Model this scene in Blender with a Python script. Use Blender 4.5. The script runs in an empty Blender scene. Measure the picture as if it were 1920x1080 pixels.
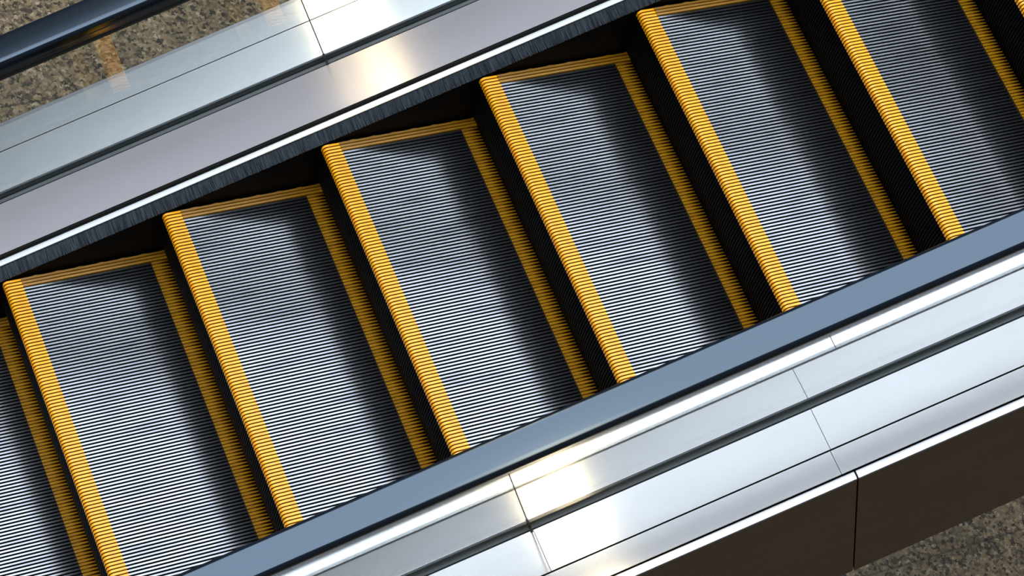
import bpy, bmesh, math, random
from mathutils import Vector, Matrix
random.seed(7)
C = bpy.context.scene.collection
RUN, RISE = 0.351, 0.181                 # horizontal and vertical distance between step noses
TH = math.atan2(RISE, RUN)
CT, ST = math.cos(TH), math.sin(TH)
S0, S1 = -2.6, 5.2                       # extent along the incline

# ------------------------------------------------------------------ materials
def mat(name):
    m = bpy.data.materials.new(name); m.use_nodes = True
    nt = m.node_tree; b = nt.nodes['Principled BSDF']
    return m, nt, b

def simple(name, col, rough=.5, metal=0., ior=1.5, coat=0., spec=.5):
    m, nt, b = mat(name)
    b.inputs['Base Color'].default_value = (*col, 1)
    b.inputs['Roughness'].default_value = rough
    b.inputs['Metallic'].default_value = metal
    b.inputs['IOR'].default_value = ior
    b.inputs['Coat Weight'].default_value = coat
    b.inputs['Specular IOR Level'].default_value = spec
    return m

ROT = 0
def brushed(name, col, rough=.12, aniso=1., streak=1.0, var=.06):
    """brushed stainless steel, grain along the escalator"""
    m, nt, b = mat(name)
    N, L = nt.nodes, nt.links
    b.inputs['Metallic'].default_value = 1
    b.inputs['Anisotropic'].default_value = aniso
    b.inputs['Anisotropic Rotation'].default_value = ROT
    uv = N.new('ShaderNodeUVMap'); uv.uv_map = 'UVMap'
    tg = N.new('ShaderNodeTangent'); tg.direction_type = 'UV_MAP'; tg.uv_map = 'UVMap'
    L.new(tg.outputs[0], b.inputs['Tangent'])
    mp = N.new('ShaderNodeMapping'); mp.inputs['Scale'].default_value = (900, 9, 1)
    L.new(uv.outputs[0], mp.inputs[0])
    ns = N.new('ShaderNodeTexNoise'); ns.inputs['Scale'].default_value = 1; ns.inputs['Detail'].default_value = 3
    L.new(mp.outputs[0], ns.inputs['Vector'])
    mp2 = N.new('ShaderNodeMapping'); mp2.inputs['Scale'].default_value = (14, 3.2, 1)
    L.new(uv.outputs[0], mp2.inputs[0])
    n2 = N.new('ShaderNodeTexNoise'); n2.inputs['Scale'].default_value = 1; n2.inputs['Detail'].default_value = 2
    L.new(mp2.outputs[0], n2.inputs['Vector'])
    ad = N.new('ShaderNodeMath'); ad.operation = 'ADD'
    m1 = N.new('ShaderNodeMath'); m1.operation = 'MULTIPLY'; m1.inputs[1].default_value = .5*streak
    L.new(ns.outputs[0], m1.inputs[0]); L.new(m1.outputs[0], ad.inputs[0]); L.new(n2.outputs[0], ad.inputs[1])
    mr = N.new('ShaderNodeMapRange')
    mr.inputs['From Min'].default_value = .3; mr.inputs['From Max'].default_value = 1.2
    mr.inputs['To Min'].default_value = 1-var; mr.inputs['To Max'].default_value = 1+var
    L.new(ad.outputs[0], mr.inputs[0])
    mx = N.new('ShaderNodeMix'); mx.data_type = 'RGBA'; mx.blend_type = 'MULTIPLY'; mx.inputs[0].default_value = 1
    mx.inputs[6].default_value = (*col, 1)
    L.new(mr.outputs[0], mx.inputs[7]); L.new(mx.outputs[2], b.inputs['Base Color'])
    mr2 = N.new('ShaderNodeMapRange')
    mr2.inputs['To Min'].default_value = rough*.95; mr2.inputs['To Max'].default_value = rough*1.05
    L.new(ns.outputs[0], mr2.inputs[0]); L.new(mr2.outputs[0], b.inputs['Roughness'])
    return m

def glass_mat():
    m = bpy.data.materials.new('clear balustrade glass'); m.use_nodes = True
    nt = m.node_tree; N, L = nt.nodes, nt.links
    N.clear()
    o = N.new('ShaderNodeOutputMaterial'); mx = N.new('ShaderNodeMixShader')
    t = N.new('ShaderNodeBsdfTransparent'); t.inputs[0].default_value = (.955, .972, .966, 1)
    g = N.new('ShaderNodeBsdfGlossy'); g.inputs['Roughness'].default_value = .0
    g.inputs[0].default_value = (1, 1, 1, 1)
    f = N.new('ShaderNodeFresnel'); f.inputs[0].default_value = 1.5
    # the same surface reflectance seen from inside the slab as from outside
    ge = N.new('ShaderNodeNewGeometry'); ior = N.new('ShaderNodeMix'); ior.data_type = 'FLOAT'
    ior.inputs[2].default_value = 1.5; ior.inputs[3].default_value = 1/1.5
    L.new(ge.outputs['Backfacing'], ior.inputs[0]); L.new(ior.outputs[0], f.inputs[0])
    L.new(f.outputs[0], mx.inputs[0]); L.new(t.outputs[0], mx.inputs[1]); L.new(g.outputs[0], mx.inputs[2])
    L.new(mx.outputs[0], o.inputs[0])
    return m

def noise_var(name, c1, c2, scale, rough, metal, stretch=(1, 1, 1), bump=0., dirt=None):
    m, nt, b = mat(name); N, L = nt.nodes, nt.links
    tc = N.new('ShaderNodeTexCoord'); mp = N.new('ShaderNodeMapping'); mp.inputs['Scale'].default_value = stretch
    L.new(tc.outputs['Object'], mp.inputs[0])
    n = N.new('ShaderNodeTexNoise'); n.inputs['Scale'].default_value = scale; n.inputs['Detail'].default_value = 4
    L.new(mp.outputs[0], n.inputs['Vector'])
    r = N.new('ShaderNodeValToRGB')
    r.color_ramp.elements[0].position = .35; r.color_ramp.elements[0].color = (*c1, 1)
    r.color_ramp.elements[1].position = .65; r.color_ramp.elements[1].color = (*c2, 1)
    L.new(n.outputs[0], r.inputs[0]); L.new(r.outputs[0], b.inputs['Base Color'])
    b.inputs['Roughness'].default_value = rough; b.inputs['Metallic'].default_value = metal
    if bump:
        bp = N.new('ShaderNodeBump'); bp.inputs['Strength'].default_value = bump; bp.inputs['Distance'].default_value = .001
        L.new(n.outputs[0], bp.inputs['Height']); L.new(bp.outputs[0], b.inputs['Normal'])
    return m

def tread_mat():
    """cast aluminium ribs: pale worn tops, patches of grime, near-black groove flanks"""
    m, nt, b = mat('ribbed aluminium tread'); N, L = nt.nodes, nt.links
    tc = N.new('ShaderNodeTexCoord'); oi = N.new('ShaderNodeObjectInfo')
    sh = N.new('ShaderNodeVectorMath'); sh.operation = 'ADD'
    sc = N.new('ShaderNodeVectorMath'); sc.operation = 'SCALE'; sc.inputs[3].default_value = 17.
    L.new(oi.outputs['Location'], sc.inputs[0])
    L.new(tc.outputs['Object'], sh.inputs[0]); L.new(sc.outputs[0], sh.inputs[1])
    mp = N.new('ShaderNodeMapping'); mp.inputs['Scale'].default_value = (2.2, 9, 1)
    L.new(sh.outputs[0], mp.inputs[0])
    n = N.new('ShaderNodeTexNoise'); n.inputs['Scale'].default_value = 2.6; n.inputs['Detail'].default_value = 5
    n.inputs['Roughness'].default_value = .6
    L.new(mp.outputs[0], n.inputs['Vector'])
    r = N.new('ShaderNodeValToRGB'); r.color_ramp.elements[0].position = .25; r.color_ramp.elements[0].color = (.145, .152, .168, 1)
    r.color_ramp.elements[1].position = .5; r.color_ramp.elements[1].color = (.235, .243, .262, 1)
    L.new(n.outputs[0], r.inputs[0])
    L.new(r.outputs[0], b.inputs['Base Color'])
    b.inputs['Metallic'].default_value = .95
    b.inputs['Roughness'].default_value = .22
    return m

def granite():
    m, nt, b = mat('speckled brown granite'); N, L = nt.nodes, nt.links
    tc = N.new('ShaderNodeTexCoord')
    v = N.new('ShaderNodeTexVoronoi'); v.inputs['Scale'].default_value = 78
    nd = N.new('ShaderNodeTexNoise'); nd.inputs['Scale'].default_value = 110; nd.inputs['Detail'].default_value = 2
    L.new(tc.outputs['Object'], nd.inputs['Vector'])
    dv = N.new('ShaderNodeVectorMath'); dv.operation = 'MULTIPLY_ADD'; dv.inputs[1].default_value = (.022, .022, .022)
    L.new(nd.outputs['Color'], dv.inputs[0]); L.new(tc.outputs['Object'], dv.inputs[2]); L.new(dv.outputs[0], v.inputs['Vector'])
    sp = N.new('ShaderNodeSeparateColor'); L.new(v.outputs['Color'], sp.inputs[0])
    r = N.new('ShaderNodeValToRGB'); e = r.color_ramp.elements
    e[0].position = 0; e[0].color = (.022, .018, .011, 1); e[1].position = 1; e[1].color = (.36, .29, .19, 1)
    for p, c in ((.16, (.05, .040, .025)), (.34, (.125, .094, .054)), (.6, (.19, .142, .082)), (.82, (.24, .165, .088)), (.93, (.28, .225, .145))):
        x = e.new(p); x.color = (*c, 1)
    L.new(sp.outputs[0], r.inputs[0])
    n = N.new('ShaderNodeTexNoise'); n.inputs['Scale'].default_value = 5; n.inputs['Detail'].default_value = 6
    L.new(tc.outputs['Object'], n.inputs['Vector'])
    n2 = N.new('ShaderNodeTexNoise'); n2.inputs['Scale'].default_value = 60; n2.inputs['Detail'].default_value = 3
    L.new(tc.outputs['Object'], n2.inputs['Vector'])
    mr = N.new('ShaderNodeMapRange'); mr.inputs['From Min'].default_value = .3; mr.inputs['From Max'].default_value = .7
    mr.inputs['To Min'].default_value = .8; mr.inputs['To Max'].default_value = 1.2
    L.new(n.outputs[0], mr.inputs[0])
    mr2 = N.new('ShaderNodeMapRange'); mr2.inputs['From Min'].default_value = .3; mr2.inputs['From Max'].default_value = .7
    mr2.inputs['To Min'].default_value = .75; mr2.inputs['To Max'].default_value = 1.25
    L.new(n2.outputs[0], mr2.inputs[0])
    mu = N.new('ShaderNodeMath'); mu.operation = 'MULTIPLY'
    L.new(mr.outputs[0], mu.inputs[0]); L.new(mr2.outputs[0], mu.inputs[1])
    # paving joints: one set square to the escalator, in 0.9 m courses
    def line(ax, ay, off, period):
        d = N.new('ShaderNodeVectorMath'); d.operation = 'DOT_PRODUCT'; d.inputs[1].default_value = (ax, ay, 0)
        L.new(tc.outputs['Object'], d.inputs[0])
        a = N.new('ShaderNodeMath'); a.operation = 'ADD'; a.inputs[1].default_value = -off + 50*period
        L.new(d.outputs['Value'], a.inputs[0])
        p = N.new('ShaderNodeMath'); p.operation = 'PINGPONG'; p.inputs[1].default_value = period/2
        L.new(a.outputs[0], p.inputs[0])
        c = N.new('ShaderNodeMapRange'); c.inputs['From Min'].default_value = .002; c.inputs['From Max'].default_value = .006
        c.inputs['To Min'].default_value = .55; c.inputs['To Max'].default_value = 1
        L.new(p.outputs[0], c.inputs[0]); return c.outputs[0]
    prev = mu.outputs[0]
    for a in ((0, 1, .066, .9), (math.sin(math.radians(67)), math.cos(math.radians(67)), JO, .8)):
        q = N.new('ShaderNodeMath'); q.operation = 'MULTIPLY'
        L.new(prev, q.inputs[0]); L.new(line(*a), q.inputs[1]); prev = q.outputs[0]
    mx = N.new('ShaderNodeMix'); mx.data_type = 'RGBA'; mx.blend_type = 'MULTIPLY'; mx.inputs[0].default_value = 1
    L.new(r.outputs[0], mx.inputs[6]); L.new(prev, mx.inputs[7]); L.new(mx.outputs[2], b.inputs['Base Color'])
    b.inputs['Roughness'].default_value = .45
    return m
# the slanted joint passes through these floor points (x, y)
_n = (math.sin(math.radians(67)), math.cos(math.radians(67)))
JO = _n[0]*1.45 + _n[1]*2.98

def rubber_mat():
    m = simple('black handrail rubber', (.004, .007, .012), .15, 0, 1.70)
    m.node_tree.nodes['Principled BSDF'].inputs['Specular Tint'].default_value = (.62, .80, 1, 1)
    return m
M = dict(
    steel=brushed('brushed steel deck', (.315, .313, .32)),
    steel_far=brushed('brushed steel far deck', (.41, .425, .435), rough=.12),
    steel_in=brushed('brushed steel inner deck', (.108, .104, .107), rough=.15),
    steel_strip=brushed('satin skirt profile', (.34, .35, .35), rough=.22, aniso=.8),
    steel_roll=brushed('rolled steel skirt profile', (.54, .55, .56), rough=.18, aniso=.8),
    panel=brushed('dark brushed steel cladding', (.31, .252, .24), rough=.36, aniso=.6),
    guide=brushed('steel handrail guide', (.30, .29, .31), rough=.25),
    rubber=rubber_mat(),
    riser_groove=simple('black riser groove', (.0015, .002, .0025), .7, 0, spec=.03),
    lip=simple('black handrail underside', (.008, .008, .008), .45),
    gasket=simple('grey rubber gasket', (.075, .09, .105), .45),
    seal=simple('pale grey joint seal', (.30, .29, .28), .4),
    black=simple('black seal and gap shade', (.006, .006, .007), .6),
    glass=glass_mat(),
    edge=simple('ground glass edge', (.10, .12, .11), .25),
    tread=tread_mat(),
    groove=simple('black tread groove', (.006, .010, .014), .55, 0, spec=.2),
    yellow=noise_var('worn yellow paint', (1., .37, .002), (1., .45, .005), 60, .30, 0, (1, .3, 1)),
    yellow_shaded=noise_var('yellow plastic with painted shade', (.26, .118, .001), (.37, .18, .002), 40, .42, 0, (.4, 2, 1)),  # darker copy of the yellow: shade of rear teeth and flanks in the colour
    riser=simple('black ribbed riser', (.0022, .003, .004), .55, 0, spec=.04),
    skirt=simple('black skirt panel', (.004, .004, .005), .55, spec=.12),
    bristle=noise_var('dark nylon bristles', (.035, .046, .058), (.11, .135, .165), 300, .4, 0, (1, .05, .05)),
    truss=simple('dark steel truss', (.02, .02, .02), .6),
    granite=granite(),
)

# ------------------------------------------------------------------ helpers
def W(s, y, h):                          # incline frame -> world
    return Vector((s*CT - h*ST, y, s*ST + h*CT))

def link(name, me, m, parent=None, mats=None):
    o = bpy.data.objects.new(name, me); C.objects.link(o)
    for x in (mats or [m]): me.materials.append(x)
    if parent: o.parent = parent
    return o

def tag(o, label, cat, group=None, kind=None):
    o['label'] = label
    if not o.parent: o['category'] = cat
    else: group = None
    if group: o['group'] = group
    if kind: o['kind'] = kind
    return o

def sweep(name, prof, m, s0=S0, s1=S1, parent=None, closed=True, nseg=1, smooth=False, pivot=None):
    """extrude a (y, h) profile along the incline, as a solid with its own origin"""
    bm = bmesh.new(); uvl = bm.loops.layers.uv.new('UVMap')
    org = W((s0+s1)/2, prof[0][0], prof[0][1])
    n = len(prof); rings = []
    per = [0.]
    for i in range(n):
        a, b2 = prof[i], prof[(i+1) % n]; per.append(per[-1] + math.hypot(b2[0]-a[0], b2[1]-a[1]))
    for k in range(nseg+1):
        s = s0 + (s1-s0)*k/nseg
        rings.append([bm.verts.new(W(s, y, h) - org) for y, h in prof])
    for k in range(nseg):
        for i in range(n if closed else n-1):
            j = (i+1) % n
            f = bm.faces.new((rings[k][i], rings[k][j], rings[k+1][j], rings[k+1][i]))
            sa = s0 + (s1-s0)*k/nseg; sb = s0 + (s1-s0)*(k+1)/nseg
            for lp, q in zip(f.loops, ((per[i], sa), (per[i+1], sa), (per[i+1], sb), (per[i], sb))): lp[uvl].uv = q
            f.smooth = smooth
    if closed:
        bm.faces.new(rings[0]); bm.faces.new(list(reversed(rings[-1])))
    bmesh.ops.recalc_face_normals(bm, faces=bm.faces)
    if closed and smooth:                # sharp end faces
        bm.edges.ensure_lookup_table()
        for ed in bm.edges:
            if len(ed.link_faces) == 2 and ed.link_faces[0].normal.dot(ed.link_faces[1].normal) < .6: ed.smooth = False
    me = bpy.data.meshes.new(name); bm.to_mesh(me); bm.free()
    o = link(name, me, m, parent); p, off = parent, Vector()
    while p: off += p.location; p = p.parent
    o.location = org - off
    return o

def ptag(o, label, cat, group=None):
    l = o.location.copy(); o.parent = PAR[0]; o.location = l - PAR[0].location
    return tag(o, label, cat)
def rect(y0, y1, h0, h1): return [(y0, h0), (y1, h0), (y1, h1), (y0, h1)]
def slab(pts, t):                        # open top polyline (y, h) given thickness t downwards
    return pts + [(y, h-t) for y, h in reversed(pts)]
def bev(y0, y1, h0, h1, r, n=5):         # rounded rectangle
    out = []
    for cy, ch, a0 in ((y1-r, h1-r, 0), (y0+r, h1-r, 90), (y0+r, h0+r, 180), (y1-r, h0+r, 270)):
        for k in range(n+1):
            a = math.radians(a0 + 90*k/n); out.append((cy + r*math.cos(a), ch + r*math.sin(a)))
    return out

# ------------------------------------------------------------------ the steps
PITCH = .00833
Y1, Y0 = .4985, -.3585
YEL = .0245
DEPTH = .395

def rib_rows(y_lo, y_hi):
    n = max(1, round((y_hi-y_lo)/PITCH)); p = (y_hi-y_lo)/n
    return [(y_lo + p*(i+.5), p) for i in range(n)]

def ribs_mesh(name, y_lo, y_hi, path, floor=None, cap=True, top_w=.47, base_w=.68, taper=None):
    """ribs along X: path = list of (x, z_top, z_floor); each rib a little prism between grooves"""
    bm = bmesh.new()
    for yc, p in rib_rows(y_lo, y_hi):
        tw, bw = p*top_w/2, p*base_w/2
        prev = None
        for k, q in enumerate(path):
            x, zt, zf = q[0], q[1], q[2]
            sc = q[3] if len(q) > 3 else 1.
            nx, nz = (q[4], q[5]) if len(q) > 5 else (0, 1)
            c = .0006
            vs = [bm.verts.new((x - nx*(zt-zf if len(q) <= 5 else 0), yc - bw*sc, zf)) if len(q) <= 5 else bm.verts.new((q[6], yc - bw*sc, q[7])),
                  bm.verts.new((x - nx*c, yc - (tw+.0005)*sc, zt - nz*c)),
                  bm.verts.new((x, yc - tw*sc, zt)),
                  bm.verts.new((x, yc + tw*sc, zt)),
                  bm.verts.new((x - nx*c, yc + (tw+.0005)*sc, zt - nz*c)),
                  bm.verts.new((x - nx*(zt-zf if len(q) <= 5 else 0), yc + bw*sc, zf)) if len(q) <= 5 else bm.verts.new((q[6], yc + bw*sc, q[7]))]
            if prev:
                for i in range(5):
                    f = bm.faces.new((prev[i], vs[i], vs[i+1], prev[i+1]))
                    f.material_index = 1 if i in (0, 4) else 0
            elif cap: bm.faces.new(vs)
            prev = vs
        if cap: bm.faces.new(list(reversed(prev)))
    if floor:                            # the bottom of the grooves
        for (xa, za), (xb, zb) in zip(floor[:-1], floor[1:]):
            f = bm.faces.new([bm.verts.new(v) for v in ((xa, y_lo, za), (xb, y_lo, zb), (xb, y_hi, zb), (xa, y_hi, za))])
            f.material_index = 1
    bmesh.ops.recalc_face_normals(bm, faces=bm.faces)
    me = bpy.data.meshes.new(name); bm.to_mesh(me); bm.free()
    return me

GD = .0085
def nose_path():
    """top of the tread round the front edge, for the yellow nosing"""
    out = []
    r = .011
    out.append((.041, 0, -GD, 1, 0, 1, .041, -GD))
    out.append((r+.006, 0, -GD, 1, 0, 1, r+.006, -GD))
    for k in range(0, 6):
        a = math.radians(90 + 80*k/5)
        nx, nz = math.cos(a), math.sin(a)
        x, z = r + r*nx, -r + r*nz
        out.append((x, z, 0, 1, nx, nz, r + (r-.0075)*nx + .0005, -r + (r-.0075)*nz))
    out.append((.0012, -.019, 0, 1, -1, 0, .007, -.019))
    return out

def riser_xz(phi): return DEPTH*(1-math.cos(phi)), -DEPTH*math.sin(phi)
def riser_path():
    out = []
    for k in range(9):
        phi = math.radians(2.8 + (31-2.8)*k/8)
        x, z = riser_xz(phi); nx, nz = -math.cos(phi), -math.sin(phi)*.3
        out.append((x+.0008, z, 0, 1, nx, nz, x+.006, z))
    return out

def make_step():
    e = bpy.data.objects.new('escalator_step', None); C.objects.link(e); e.empty_display_size = .1
    yi0, yi1 = Y0+YEL, Y1-YEL
    # grey tread
    me = ribs_mesh('tread', yi0, yi1, [(.041, 0, -GD), (.352, 0, -GD)], floor=[(.041, -GD), (.352, -GD)])
    tr = link('tread', me, None, e, [M['tread'], M['groove']])
    # yellow nosing
    me = ribs_mesh('front_yellow_edge', Y0, Y1, nose_path(), floor=[(.041, -GD), (.012, -GD), (.0065, -.0125), (.006, -.019)], top_w=.56, base_w=.8)
    tr = link('front_yellow_edge', me, None, e, [M['yellow'], M['yellow_shaded']])
    # rear yellow comb: teeth that run past the groove floor into the next riser
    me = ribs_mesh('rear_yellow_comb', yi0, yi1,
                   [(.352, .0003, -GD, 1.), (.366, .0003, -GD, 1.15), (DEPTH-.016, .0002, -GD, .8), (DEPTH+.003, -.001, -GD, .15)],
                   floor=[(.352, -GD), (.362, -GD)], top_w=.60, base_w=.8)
    link('rear_yellow_comb', me, None, e, [M['yellow_shaded'], M['yellow_shaded']])
    # side strips: three broad plastic ribs with a notched outer edge
    for lo, hi, sg in ((yi1, Y1, 1), (Y0, yi0, -1)):
        bm = bmesh.new(); w = (hi-lo)/3
        xs = [.041 + (DEPTH+.002-.041)*k/60 for k in range(61)]
        prev = None
        for x in xs:
            b_ = .0016*max(0, math.sin((x-.01)/.053*2*math.pi))**3
            row = []
            for i in range(3):
                a = lo + w*i if sg > 0 else hi - w*i
                a2 = a + sg*w
                row += [(x, a + sg*.0004, -.006), (x, a + sg*.0012, .0016), (x, a2 - sg*.0022, .0022), (x, a2 - sg*.0010, -.002)]
            row[-2] = (x, row[-2][1] + sg*b_, .0022); row[-1] = (x, row[-1][1] + sg*b_, -.001)
            row.append((x, (hi if sg > 0 else lo) + sg*b_*.8, -.03)); row.append((x, lo if sg > 0 else hi, -.03))
            vs = [bm.verts.new(v) for v in row]
            if prev:
                for i in range(len(vs)):
                    j = (i+1) % len(vs); bm.faces.new((prev[i], prev[j], vs[j], vs[i]))
            else: bm.faces.new(vs)
            prev = vs
        bm.faces.new(list(reversed(prev)))
        bmesh.ops.recalc_face_normals(bm, faces=bm.faces)
        me = bpy.data.meshes.new('side_yellow_strip'); bm.to_mesh(me); bm.free()
        link('side_yellow_strip', me, M['yellow_shaded'], e)
    # riser
    me = ribs_mesh('riser', Y0, Y1, riser_path(), floor=[(riser_xz(math.radians(2.8+28.2*k/8))[0]+.006, riser_xz(math.radians(2.8+28.2*k/8))[1]) for k in range(9)], top_w=.5, base_w=.7)
    link('riser', me, None, e, [M['riser'], M['riser_groove']])
    # body casting that carries tread and riser
    bm = bmesh.new()
    prof = [(.05, -GD-.001), (DEPTH-.034, -GD-.001), (DEPTH-.034, -.03), (.09, -.035)] + \
           [(riser_xz(math.radians(a))[0]+.014, riser_xz(math.radians(a))[1]) for a in (31, 24, 17, 10, 5)] 
    v0 = [bm.verts.new((x, Y0+.002, z)) for x, z in prof]; v1 = [bm.verts.new((x, Y1-.002, z)) for x, z in prof]
    for i in range(len(prof)):
        j = (i+1) % len(prof); bm.faces.new((v0[i], v0[j], v1[j], v1[i]))
    bm.faces.new(v0); bm.faces.new(list(reversed(v1)))
    bmesh.ops.recalc_face_normals(bm, faces=bm.faces)
    me = bpy.data.meshes.new('step_body'); bm.to_mesh(me); bm.free()
    link('step_body', me, M['truss'], e)
    return e

step_labels = {
    -3: 'ribbed escalator step lower than every step in view, beyond the left edge',
    -2: 'ribbed escalator step just below the lowest visible one, beyond the left edge',
    -1: 'lowest ribbed escalator step, mostly cut off by the left edge of the photo',
    0: 'leftmost ribbed escalator step whose yellow front edge is in view, reaching the bottom edge',
    1: 'ribbed escalator step whose yellow front edge is second from the left',
    2: 'ribbed escalator step left of the centre, its yellow front edge third from the left',
    3: 'ribbed escalator step right of the centre, its yellow front edge fourth from the left',
    4: 'ribbed escalator step with its far yellow corner touching the top edge of the photo',
    5: 'dimmest ribbed escalator step, rightmost tread in view, cut by top and right edges',
    6: 'escalator step of which only the black riser fills the top right corner',
    7: 'ribbed escalator step just above the highest one in view, beyond the right edge',
    8: 'ribbed escalator step higher than all in view, beyond the right edge'}
proto = make_step()
kids = list(proto.children)
for k in range(-3, 9):
    if k == -3: o = proto
    else:
        o = proto.copy(); C.objects.link(o)
        for ch in kids:
            c = ch.copy(); C.objects.link(c); c.parent = o
    o.location = (RUN*k, 0, RISE*k)
    tag(o, step_labels[k], 'escalator step', 'moving steps of the escalator')

# ------------------------------------------------------------------ balustrades (all heights h are square to the incline)
H = lambda z: z*CT
HD = H(.06)
PAR = [None]; BAL = []
def balustrade(y, label):
    e = bpy.data.objects.new('escalator_balustrade', None); C.objects.link(e); e.location = W(1, y, -.7)
    tag(e, label, 'balustrade'); PAR[0] = e; BAL.insert(0, e)
GT = H(.66)-.0455
balustrade(.67, 'far glass and steel escalator balustrade crossing the upper left corner')
# --- far side (upper left)
SIDE = []
def deck(name, pts, m, label, s0=S0, s1=S1, group=None, t=.003, cat='steel cover plate'):
    g = .0006
    o = sweep(name, slab(pts, t), m, s0+g, s1-g, parent=PAR[0])
    return tag(o, label, cat, group)

GJ = .8745                                # glass joint, along the incline
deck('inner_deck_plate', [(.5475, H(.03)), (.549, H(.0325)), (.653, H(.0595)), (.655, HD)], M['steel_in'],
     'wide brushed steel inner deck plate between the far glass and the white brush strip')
deck('outer_deck_plate', [(.6835, HD), (.778, HD)], M['steel_far'], 'outer steel deck strip behind the far glass, nearer to the glass foot')
deck('outer_deck_plate', [(.7805, HD-.0004), (.8395, HD-.0004)], M['steel_far'], 'outer steel deck strip behind the far glass, the one bordering the stone floor')
ptag(sweep('deck_edge_trim', slab([(.8408, H(.045)), (.856, H(.045)), (.8575, H(.0435))], .004), M['steel']), 'thin steel edge trim of the far deck against the stone floor below', 'trim')
# gasket bands and glass clamp
e = bpy.data.objects.new('glass_clamp', None); C.objects.link(e); e.parent = PAR[0]; e.location = W(1, .671, 0) - PAR[0].location
sweep('rubber_gasket', bev(.6555, .6650, HD-.02, HD+.003, .002, 2), M['gasket'], parent=e)
sweep('rubber_gasket', bev(.6770, .6825, HD-.02, HD+.003, .002, 2), M['gasket'], parent=e)
sweep('clamp_channel', rect(.656, .682, HD-.06, HD-.021), M['black'], parent=e)
tag(e, 'dark rubber clamp channel holding the foot of the far glass', 'glass clamp')
# glass
def glass_panel(y, s0, s1, hbot, htop, label, g=.0022):
    bm = bmesh.new(); t = .005
    org = W((s0+s1)/2, y, hbot)
    P = [W(s, y+d, h)-org for s, h in ((s0+g, hbot), (s1-g, hbot), (s1-g, htop), (s0+g, htop)) for d in (-t, t)]
    v = [bm.verts.new(p) for p in P]
    fs = [(0, 2, 4, 6), (1, 7, 5, 3), (0, 1, 3, 2), (4, 5, 7, 6), (2, 3, 5, 4), (6, 7, 1, 0)]
    for i, f in enumerate(fs):
        ff = bm.faces.new([v[k] for k in f]); ff.material_index = 0 if i < 2 else 1
    bmesh.ops.recalc_face_normals(bm, faces=bm.faces)
    me = bpy.data.meshes.new('glass_panel'); bm.to_mesh(me); bm.free()
    o = link('glass_panel', me, None, PAR[0], [M['glass'], M['edge']]); o.location = org - PAR[0].location
    return tag(o, label, 'glass panel')
glass_panel(.671, S0, GJ, HD-.018, GT, 'far clear glass balustrade panel, left of the joint at the top edge, stone floor showing through')
glass_panel(.671, GJ, S1, HD-.018, GT, 'far clear glass balustrade panel, right of the joint at the top edge, over the warm lamp reflection')
def joint(y, s):
    a = sweep('joint_seal', rect(y-.0035, y+.0035, HD, GT-.001), M['seal'], s-.0013, s+.0013, parent=PAR[0])
    b_ = sweep('joint_plug', rect(y-.0165, y+.0125, HD-.02, HD+.0045), M['black'], s-.003, s+.003, parent=PAR[0])
joint(.671, GJ)
# handrails
def handrail(yc, w, hb, ht, label, glabel):
    """C-shaped rubber handrail with a softly crowned top"""
    prof = []
    top = []
    r = .010
    n = 14
    y0, y1 = yc-w/2, yc+w/2
    for k in range(7):                    # right flank up
        a = math.radians(-90 + 180*k/6*.5*1.0)
        prof.append((y1-r + r*math.cos(a), hb+r + r*math.sin(a)))
    for k in range(1, 7):
        a = math.radians(90*k/6); prof.append((y1-r + r*math.cos(a), ht-.0003-r + r*math.sin(a)))
    for k in range(1, 9):                 # crown
        t = k/9; y = (y1-r)*(1-t) + (y0+r)*t
        prof.append((y, ht-.0003 + .0003*math.sin(math.pi*t)))
    for k in range(0, 7):
        a = math.radians(90 + 90*k/6); prof.append((y0+r + r*math.cos(a), ht-.0003-r + r*math.sin(a)))
    for k in range(1, 7):
        a = math.radians(180 + 90*k/6); prof.append((y0+r + r*math.cos(a), hb+r + r*math.sin(a)))
    e = bpy.data.objects.new('handrail', None); C.objects.link(e); e.location = W(1, yc, hb)
    sweep('rubber_belt', prof, M['rubber'], parent=e, smooth=True)
    tag(e, label, 'handrail')
    g = sweep('handrail_guide', bev(yc-.017, yc+.013 if yc > 0 else yc+.017, hb-.045, hb-.001, .004, 3), M['guide'], parent=PAR[0])
    tag(g, glabel, 'handrail guide')
handrail(.689, .070, H(.66), H(.70), 'black moving handrail with a thin highlight, in the top left corner', 'narrow steel guide under the far black handrail')
# skirt profile and brush, far side
ptag(sweep('skirt_profile', slab([(.5312, H(.003)), (.5318, H(.0085)), (.533, H(.0092)), (.5455, H(.0112)), (.5462, H(.009))], .006), M['steel_strip'], smooth=False),
    'bright white metal strip between the wide far deck and the bristle brush', 'skirt profile')
ptag(sweep('gap_shade_strip', rect(.5463, .5495, H(-.01), H(.027)), M['black']), 'black strip added as the shade of the gap along the lower edge of the wide far deck', 'seal')  # black strip added to stand for shade in the metal groove

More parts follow.
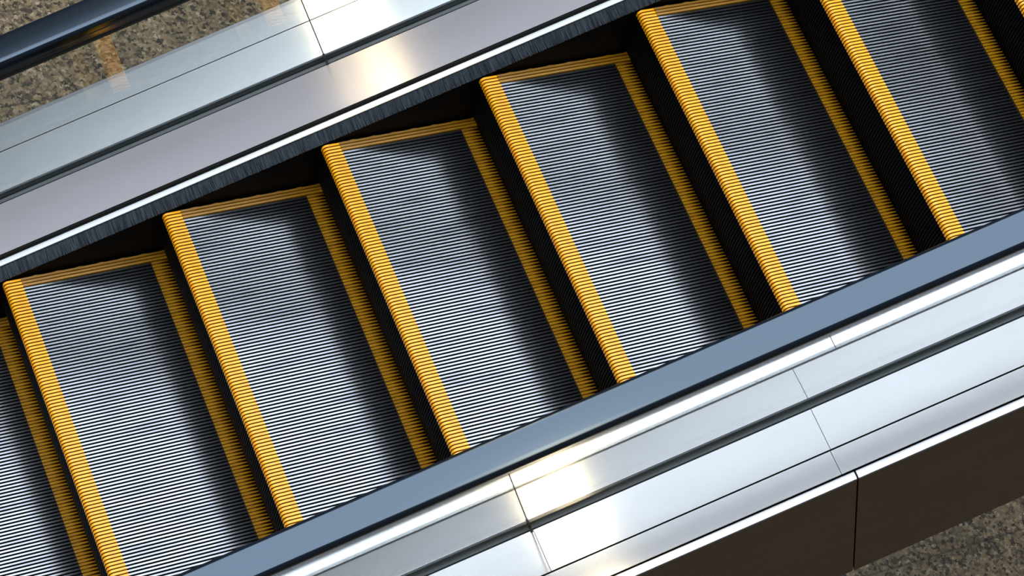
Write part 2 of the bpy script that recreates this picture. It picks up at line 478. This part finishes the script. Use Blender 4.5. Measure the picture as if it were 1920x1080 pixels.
def brush(name, y_root, y_tip, h_root, h_tip, label):
    bm = bmesh.new(); org = W(1, y_root, h_root); sg = 1 if y_tip > y_root else -1
    def tuft(s, w, dy, lean, dh):
        a = W(s, y_root, h_root+dh)-org; b = W(s+lean, y_tip + sg*dy, h_tip+dh)-org
        u = W(w/2, 0, 0); hh = W(0, 0, w/2)
        ra = [bm.verts.new(a+u*q+hh*p) for q, p in ((-1, -1), (1, -1), (0, 1))]
        rb = [bm.verts.new(b+u*q*.6+hh*p*.6) for q, p in ((-1, -1), (1, -1), (0, 1))]
        for i in range(3):
            j = (i+1) % 3; bm.faces.new((ra[i], ra[j], rb[j], rb[i]))
        bm.faces.new(rb)
    s = -1.6
    while s < 3.9:
        tuft(s, random.uniform(.0008, .0016), random.uniform(-.0014, .0005), random.uniform(-.0015, .0045), random.uniform(-.0006, .0006))
        s += .00125
    # packed backing row of bristles
    s = -1.6
    while s < 3.9:
        tuft(s, .0028, -.0015+random.uniform(-.001, .001), random.uniform(0, .003), -.0022)
        s += .0024
    bmesh.ops.recalc_face_normals(bm, faces=bm.faces)
    me = bpy.data.meshes.new(name); bm.to_mesh(me); bm.free()
    o = link(name, me, M['bristle'], PAR[0]); o.location = org - PAR[0].location
    return tag(o, label, 'brush', kind='stuff')
brush('skirt_brush', .5320, .4990, H(.004), H(.0), 'dark bristle brush along the far side of the steps')
ptag(sweep('skirt_panel', rect(.5030, .5300, H(-.60), H(-.004)), M['skirt']), 'black skirt panel beside the far ends of the steps, under the bristles', 'skirt panel')

# --- near side (lower right)
balustrade(-.55, 'near steel and glass escalator balustrade under the blue-grey handrail')
NG = .8755
deck('inner_deck_plate', [(-.532, HD), (-.5305, H(.0598)), (-.456, H(.0475)), (-.4547, H(.046))], M['steel'],
     'grey inner deck plate under the near handrail, left of the fine seam', S0, 1.5285)
deck('inner_deck_plate', [(-.532, HD), (-.5305, H(.0598)), (-.456, H(.0475)), (-.4547, H(.046))], M['steel'],
     'grey inner deck plate under the near handrail, right of the fine seam, up to the right edge', 1.5285, S1)
roll = [(-.4515, H(.036)), (-.4512, H(.0428)), (-.4503, H(.0437)), (-.436, H(.0440)), (-.423, H(.0436)), (-.414, H(.0408)), (-.407, H(.035)), (-.401, H(.021)), (-.397, H(.006)), (-.396, H(-.006))]
ptag(sweep('skirt_profile', slab(roll, .006), M['steel_roll'], S0, 1.6320, smooth=True), 'bright rounded steel strip just outside the near handrail, left of its seam', 'skirt profile')
ptag(sweep('skirt_profile', slab(roll, .006), M['steel_roll'], 1.6336, S1, smooth=True), 'bright rounded steel strip just outside the near handrail, right of its seam', 'skirt profile')
ptag(sweep('gap_shade_strip', rect(-.4545, -.4517, H(-.01), H(.041)), M['black']), 'thin black strip added as gap shade between the bright rounded strip and the grey near deck', 'seal')  # same added strip on the near side, darkening the groove as shade would
brush('skirt_brush', -.3960, -.3590, H(-.004), H(.0), 'dark bristle brush hidden beneath the near handrail')
ptag(sweep('skirt_panel', rect(-.3930, -.3640, H(-.60), H(-.010)), M['skirt']), 'black skirt panel at the near ends of the steps, under the blue-grey handrail', 'skirt panel')
e = bpy.data.objects.new('glass_clamp', None); C.objects.link(e); e.parent = PAR[0]; e.location = W(1, -.543, 0) - PAR[0].location
sweep('rubber_gasket', bev(-.5555, -.5490, HD-.02, HD+.003, .002, 2), M['gasket'], parent=e)
sweep('rubber_gasket', bev(-.5375, -.5327, HD-.02, HD+.003, .002, 2), M['gasket'], parent=e)
sweep('clamp_channel', rect(-.555, -.533, HD-.06, HD-.021), M['black'], parent=e)
tag(e, 'dark rubber clamp channel holding the foot of the near glass', 'glass clamp')
glass_panel(-.543, S0, NG, HD-.018, GT, 'near clear glass balustrade panel left of the joint at the bottom edge')
glass_panel(-.543, NG, S1, HD-.018, GT, 'near clear glass balustrade panel right of the joint at the bottom edge')
joint(-.543, NG)
handrail(-.559, .074, H(.662), H(.70), 'blue-grey shining moving handrail crossing the whole photo below the steps', 'steel guide under the blue-grey near handrail')
deck('outer_deck_plate', [(-.655, HD), (-.557, HD)], M['steel'], 'bright wide outer deck plate at the bottom edge, left of the light seam', S0, .8796, 'near outer deck plates')
deck('outer_deck_plate', [(-.655, HD), (-.557, HD)], M['steel'], 'bright wide outer deck plate with the warm lamp reflection, between two seams', .8796, 1.5240, 'near outer deck plates')
deck('outer_deck_plate', [(-.655, HD), (-.557, HD)], M['steel'], 'bright wide outer deck plate reaching the right edge of the photo', 1.5240, S1, 'near outer deck plates')
deck('outer_deck_plate', [(-.7145, HD-.0004), (-.6585, HD-.0004)], M['steel'], 'narrow bright outer deck strip near the bottom edge, left of its seam', S0, 1.5220, 'near outer deck strips')
deck('outer_deck_plate', [(-.7145, HD-.0004), (-.6585, HD-.0004)], M['steel'], 'narrow bright outer deck strip running to the right edge of the photo', 1.5220, S1, 'near outer deck strips')
SE = 1.5512
lipn = [(-.7345, H(.0435)), (-.733, H(.045)), (-.7158, H(.045))]
ptag(sweep('deck_edge_trim', slab(lipn, .005), M['steel_roll'], S0, SE-.0022), 'white steel edge trim above the dark cladding, left of the black gap', 'trim')
ptag(sweep('deck_edge_trim', slab(lipn, .005), M['steel_roll'], SE+.0022, S1), 'white steel edge trim above the dark cladding, right of the black gap', 'trim')
def clad(name, y0, y1, s0, s1, label, hb=H(-.832)):
    return tag(sweep(name, rect(y0, y1, hb, H(.0395)), M['panel'], s0, s1, parent=PAR[0]), label, 'cladding panel')
clad('cladding_panel', -.7325, -.7265, S0, SE-.002, 'dark brown steel side cladding panel left of the slanted black seam')
clad('cladding_panel', -.7325, -.7265, SE+.002, S1, 'dark brown steel side cladding panel right of the slanted black seam')
ptag(sweep('cladding_panel', rect(.852, .858, H(-.832), H(.024)), M['panel']), 'dark steel cladding panel on the outer face of the far side, hidden behind the deck', 'cladding panel')
# backing seals under the seams so nothing shines through
for a, b_, lab in ((-.7225, -.398, 'black backing strip under the seams of the near deck'), (.5050, .8495, 'black backing strip under the seams of the far deck')):
    x = sweep('deck_backing', rect(a, b_, HD-.085, HD-.0615), M['black'])
    l = x.location.copy(); x.parent = BAL[0 if a < 0 else 1]; x.location = l - x.parent.location
x = sweep('seam_backing', rect(-.7260, -.7165, HD-.06, HD-.0185), M['black']); l = x.location.copy(); x.parent = BAL[0]; x.location = l - x.parent.location
tag(sweep('truss_pan', [(-.7235, H(-.80)), (-.7235, H(-.835)), (.8495, H(-.835)), (.8495, H(-.80))], M['truss']), 'dark underside pan of the escalator truss', 'truss')

# ------------------------------------------------------------------ floor
bm = bmesh.new(); FZ = -3.0
vs = [bm.verts.new(v) for v in ((-12, -12, 0), (16, -12, 0), (16, 14, 0), (-12, 14, 0))]
bm.faces.new(vs); me = bpy.data.meshes.new('floor'); bm.to_mesh(me); bm.free()
fl = link('floor', me, M['granite']); fl.location.z = FZ
fl['kind'] = 'structure'; fl['label'] = 'speckled brown granite floor far below the escalator'

# ------------------------------------------------------------------ light
w = bpy.data.worlds.new('hall'); bpy.context.scene.world = w; w.use_nodes = True
nt = w.node_tree; N, L = nt.nodes, nt.links
bg = N['Background']
bg.inputs[0].default_value = (.80, .90, 1, 1); bg.inputs[1].default_value = .08

def area(name, loc, sx, sy, lum, col, rot=(0, 0, 0)):
    d = bpy.data.lights.new(name, 'AREA'); d.shape = 'RECTANGLE'; d.size = sx; d.size_y = sy
    d.energy = lum*math.pi*sx*sy; d.color = col
    o = bpy.data.objects.new(name, d); C.objects.link(o); o.location = loc; o.rotation_euler = rot
    return o
area('skylight', (-1.8, 2.0, 8), 19, 6.2, 3.3, (.83, .90, 1))
area('ceiling_lamp', (-2.70, -.9, 7.9), .22, 4.8, 12, (1, .81, .47))
area('ceiling_lamp', (-2.70, 6.6, 7.9), .22, 5.4, 11, (1, .81, .47))
area('ceiling_lamp', (-2.93, -.9, 7.9), .12, 4.8, 5, (1, .80, .46))
area('ceiling_lamp', (-2.93, 6.6, 7.9), .12, 5.4, 4.5, (1, .80, .46))

# ------------------------------------------------------------------ camera
R = Matrix(((0.86671398, 0.18965019, -0.46134551), (-0.3816558, 0.84764881, -0.36855168), (0.32116308, 0.49550408, 0.80705017)))
cd = bpy.data.cameras.new('camera'); cam = bpy.data.objects.new('camera', cd); C.objects.link(cam)
cam.matrix_world = Matrix.Translation((-1.68312641, -2.10115129, 5.06135263)) @ R.to_4x4()
cd.sensor_width = 36; cd.lens = 4792.0/1920*36; cd.clip_end = 100
sc = bpy.context.scene; sc.camera = cam
sc.view_settings.view_transform = 'Standard'; sc.view_settings.look = 'None'; sc.view_settings.gamma = 1
sc.view_settings.exposure = .68
sc.view_settings.use_curve_mapping = False
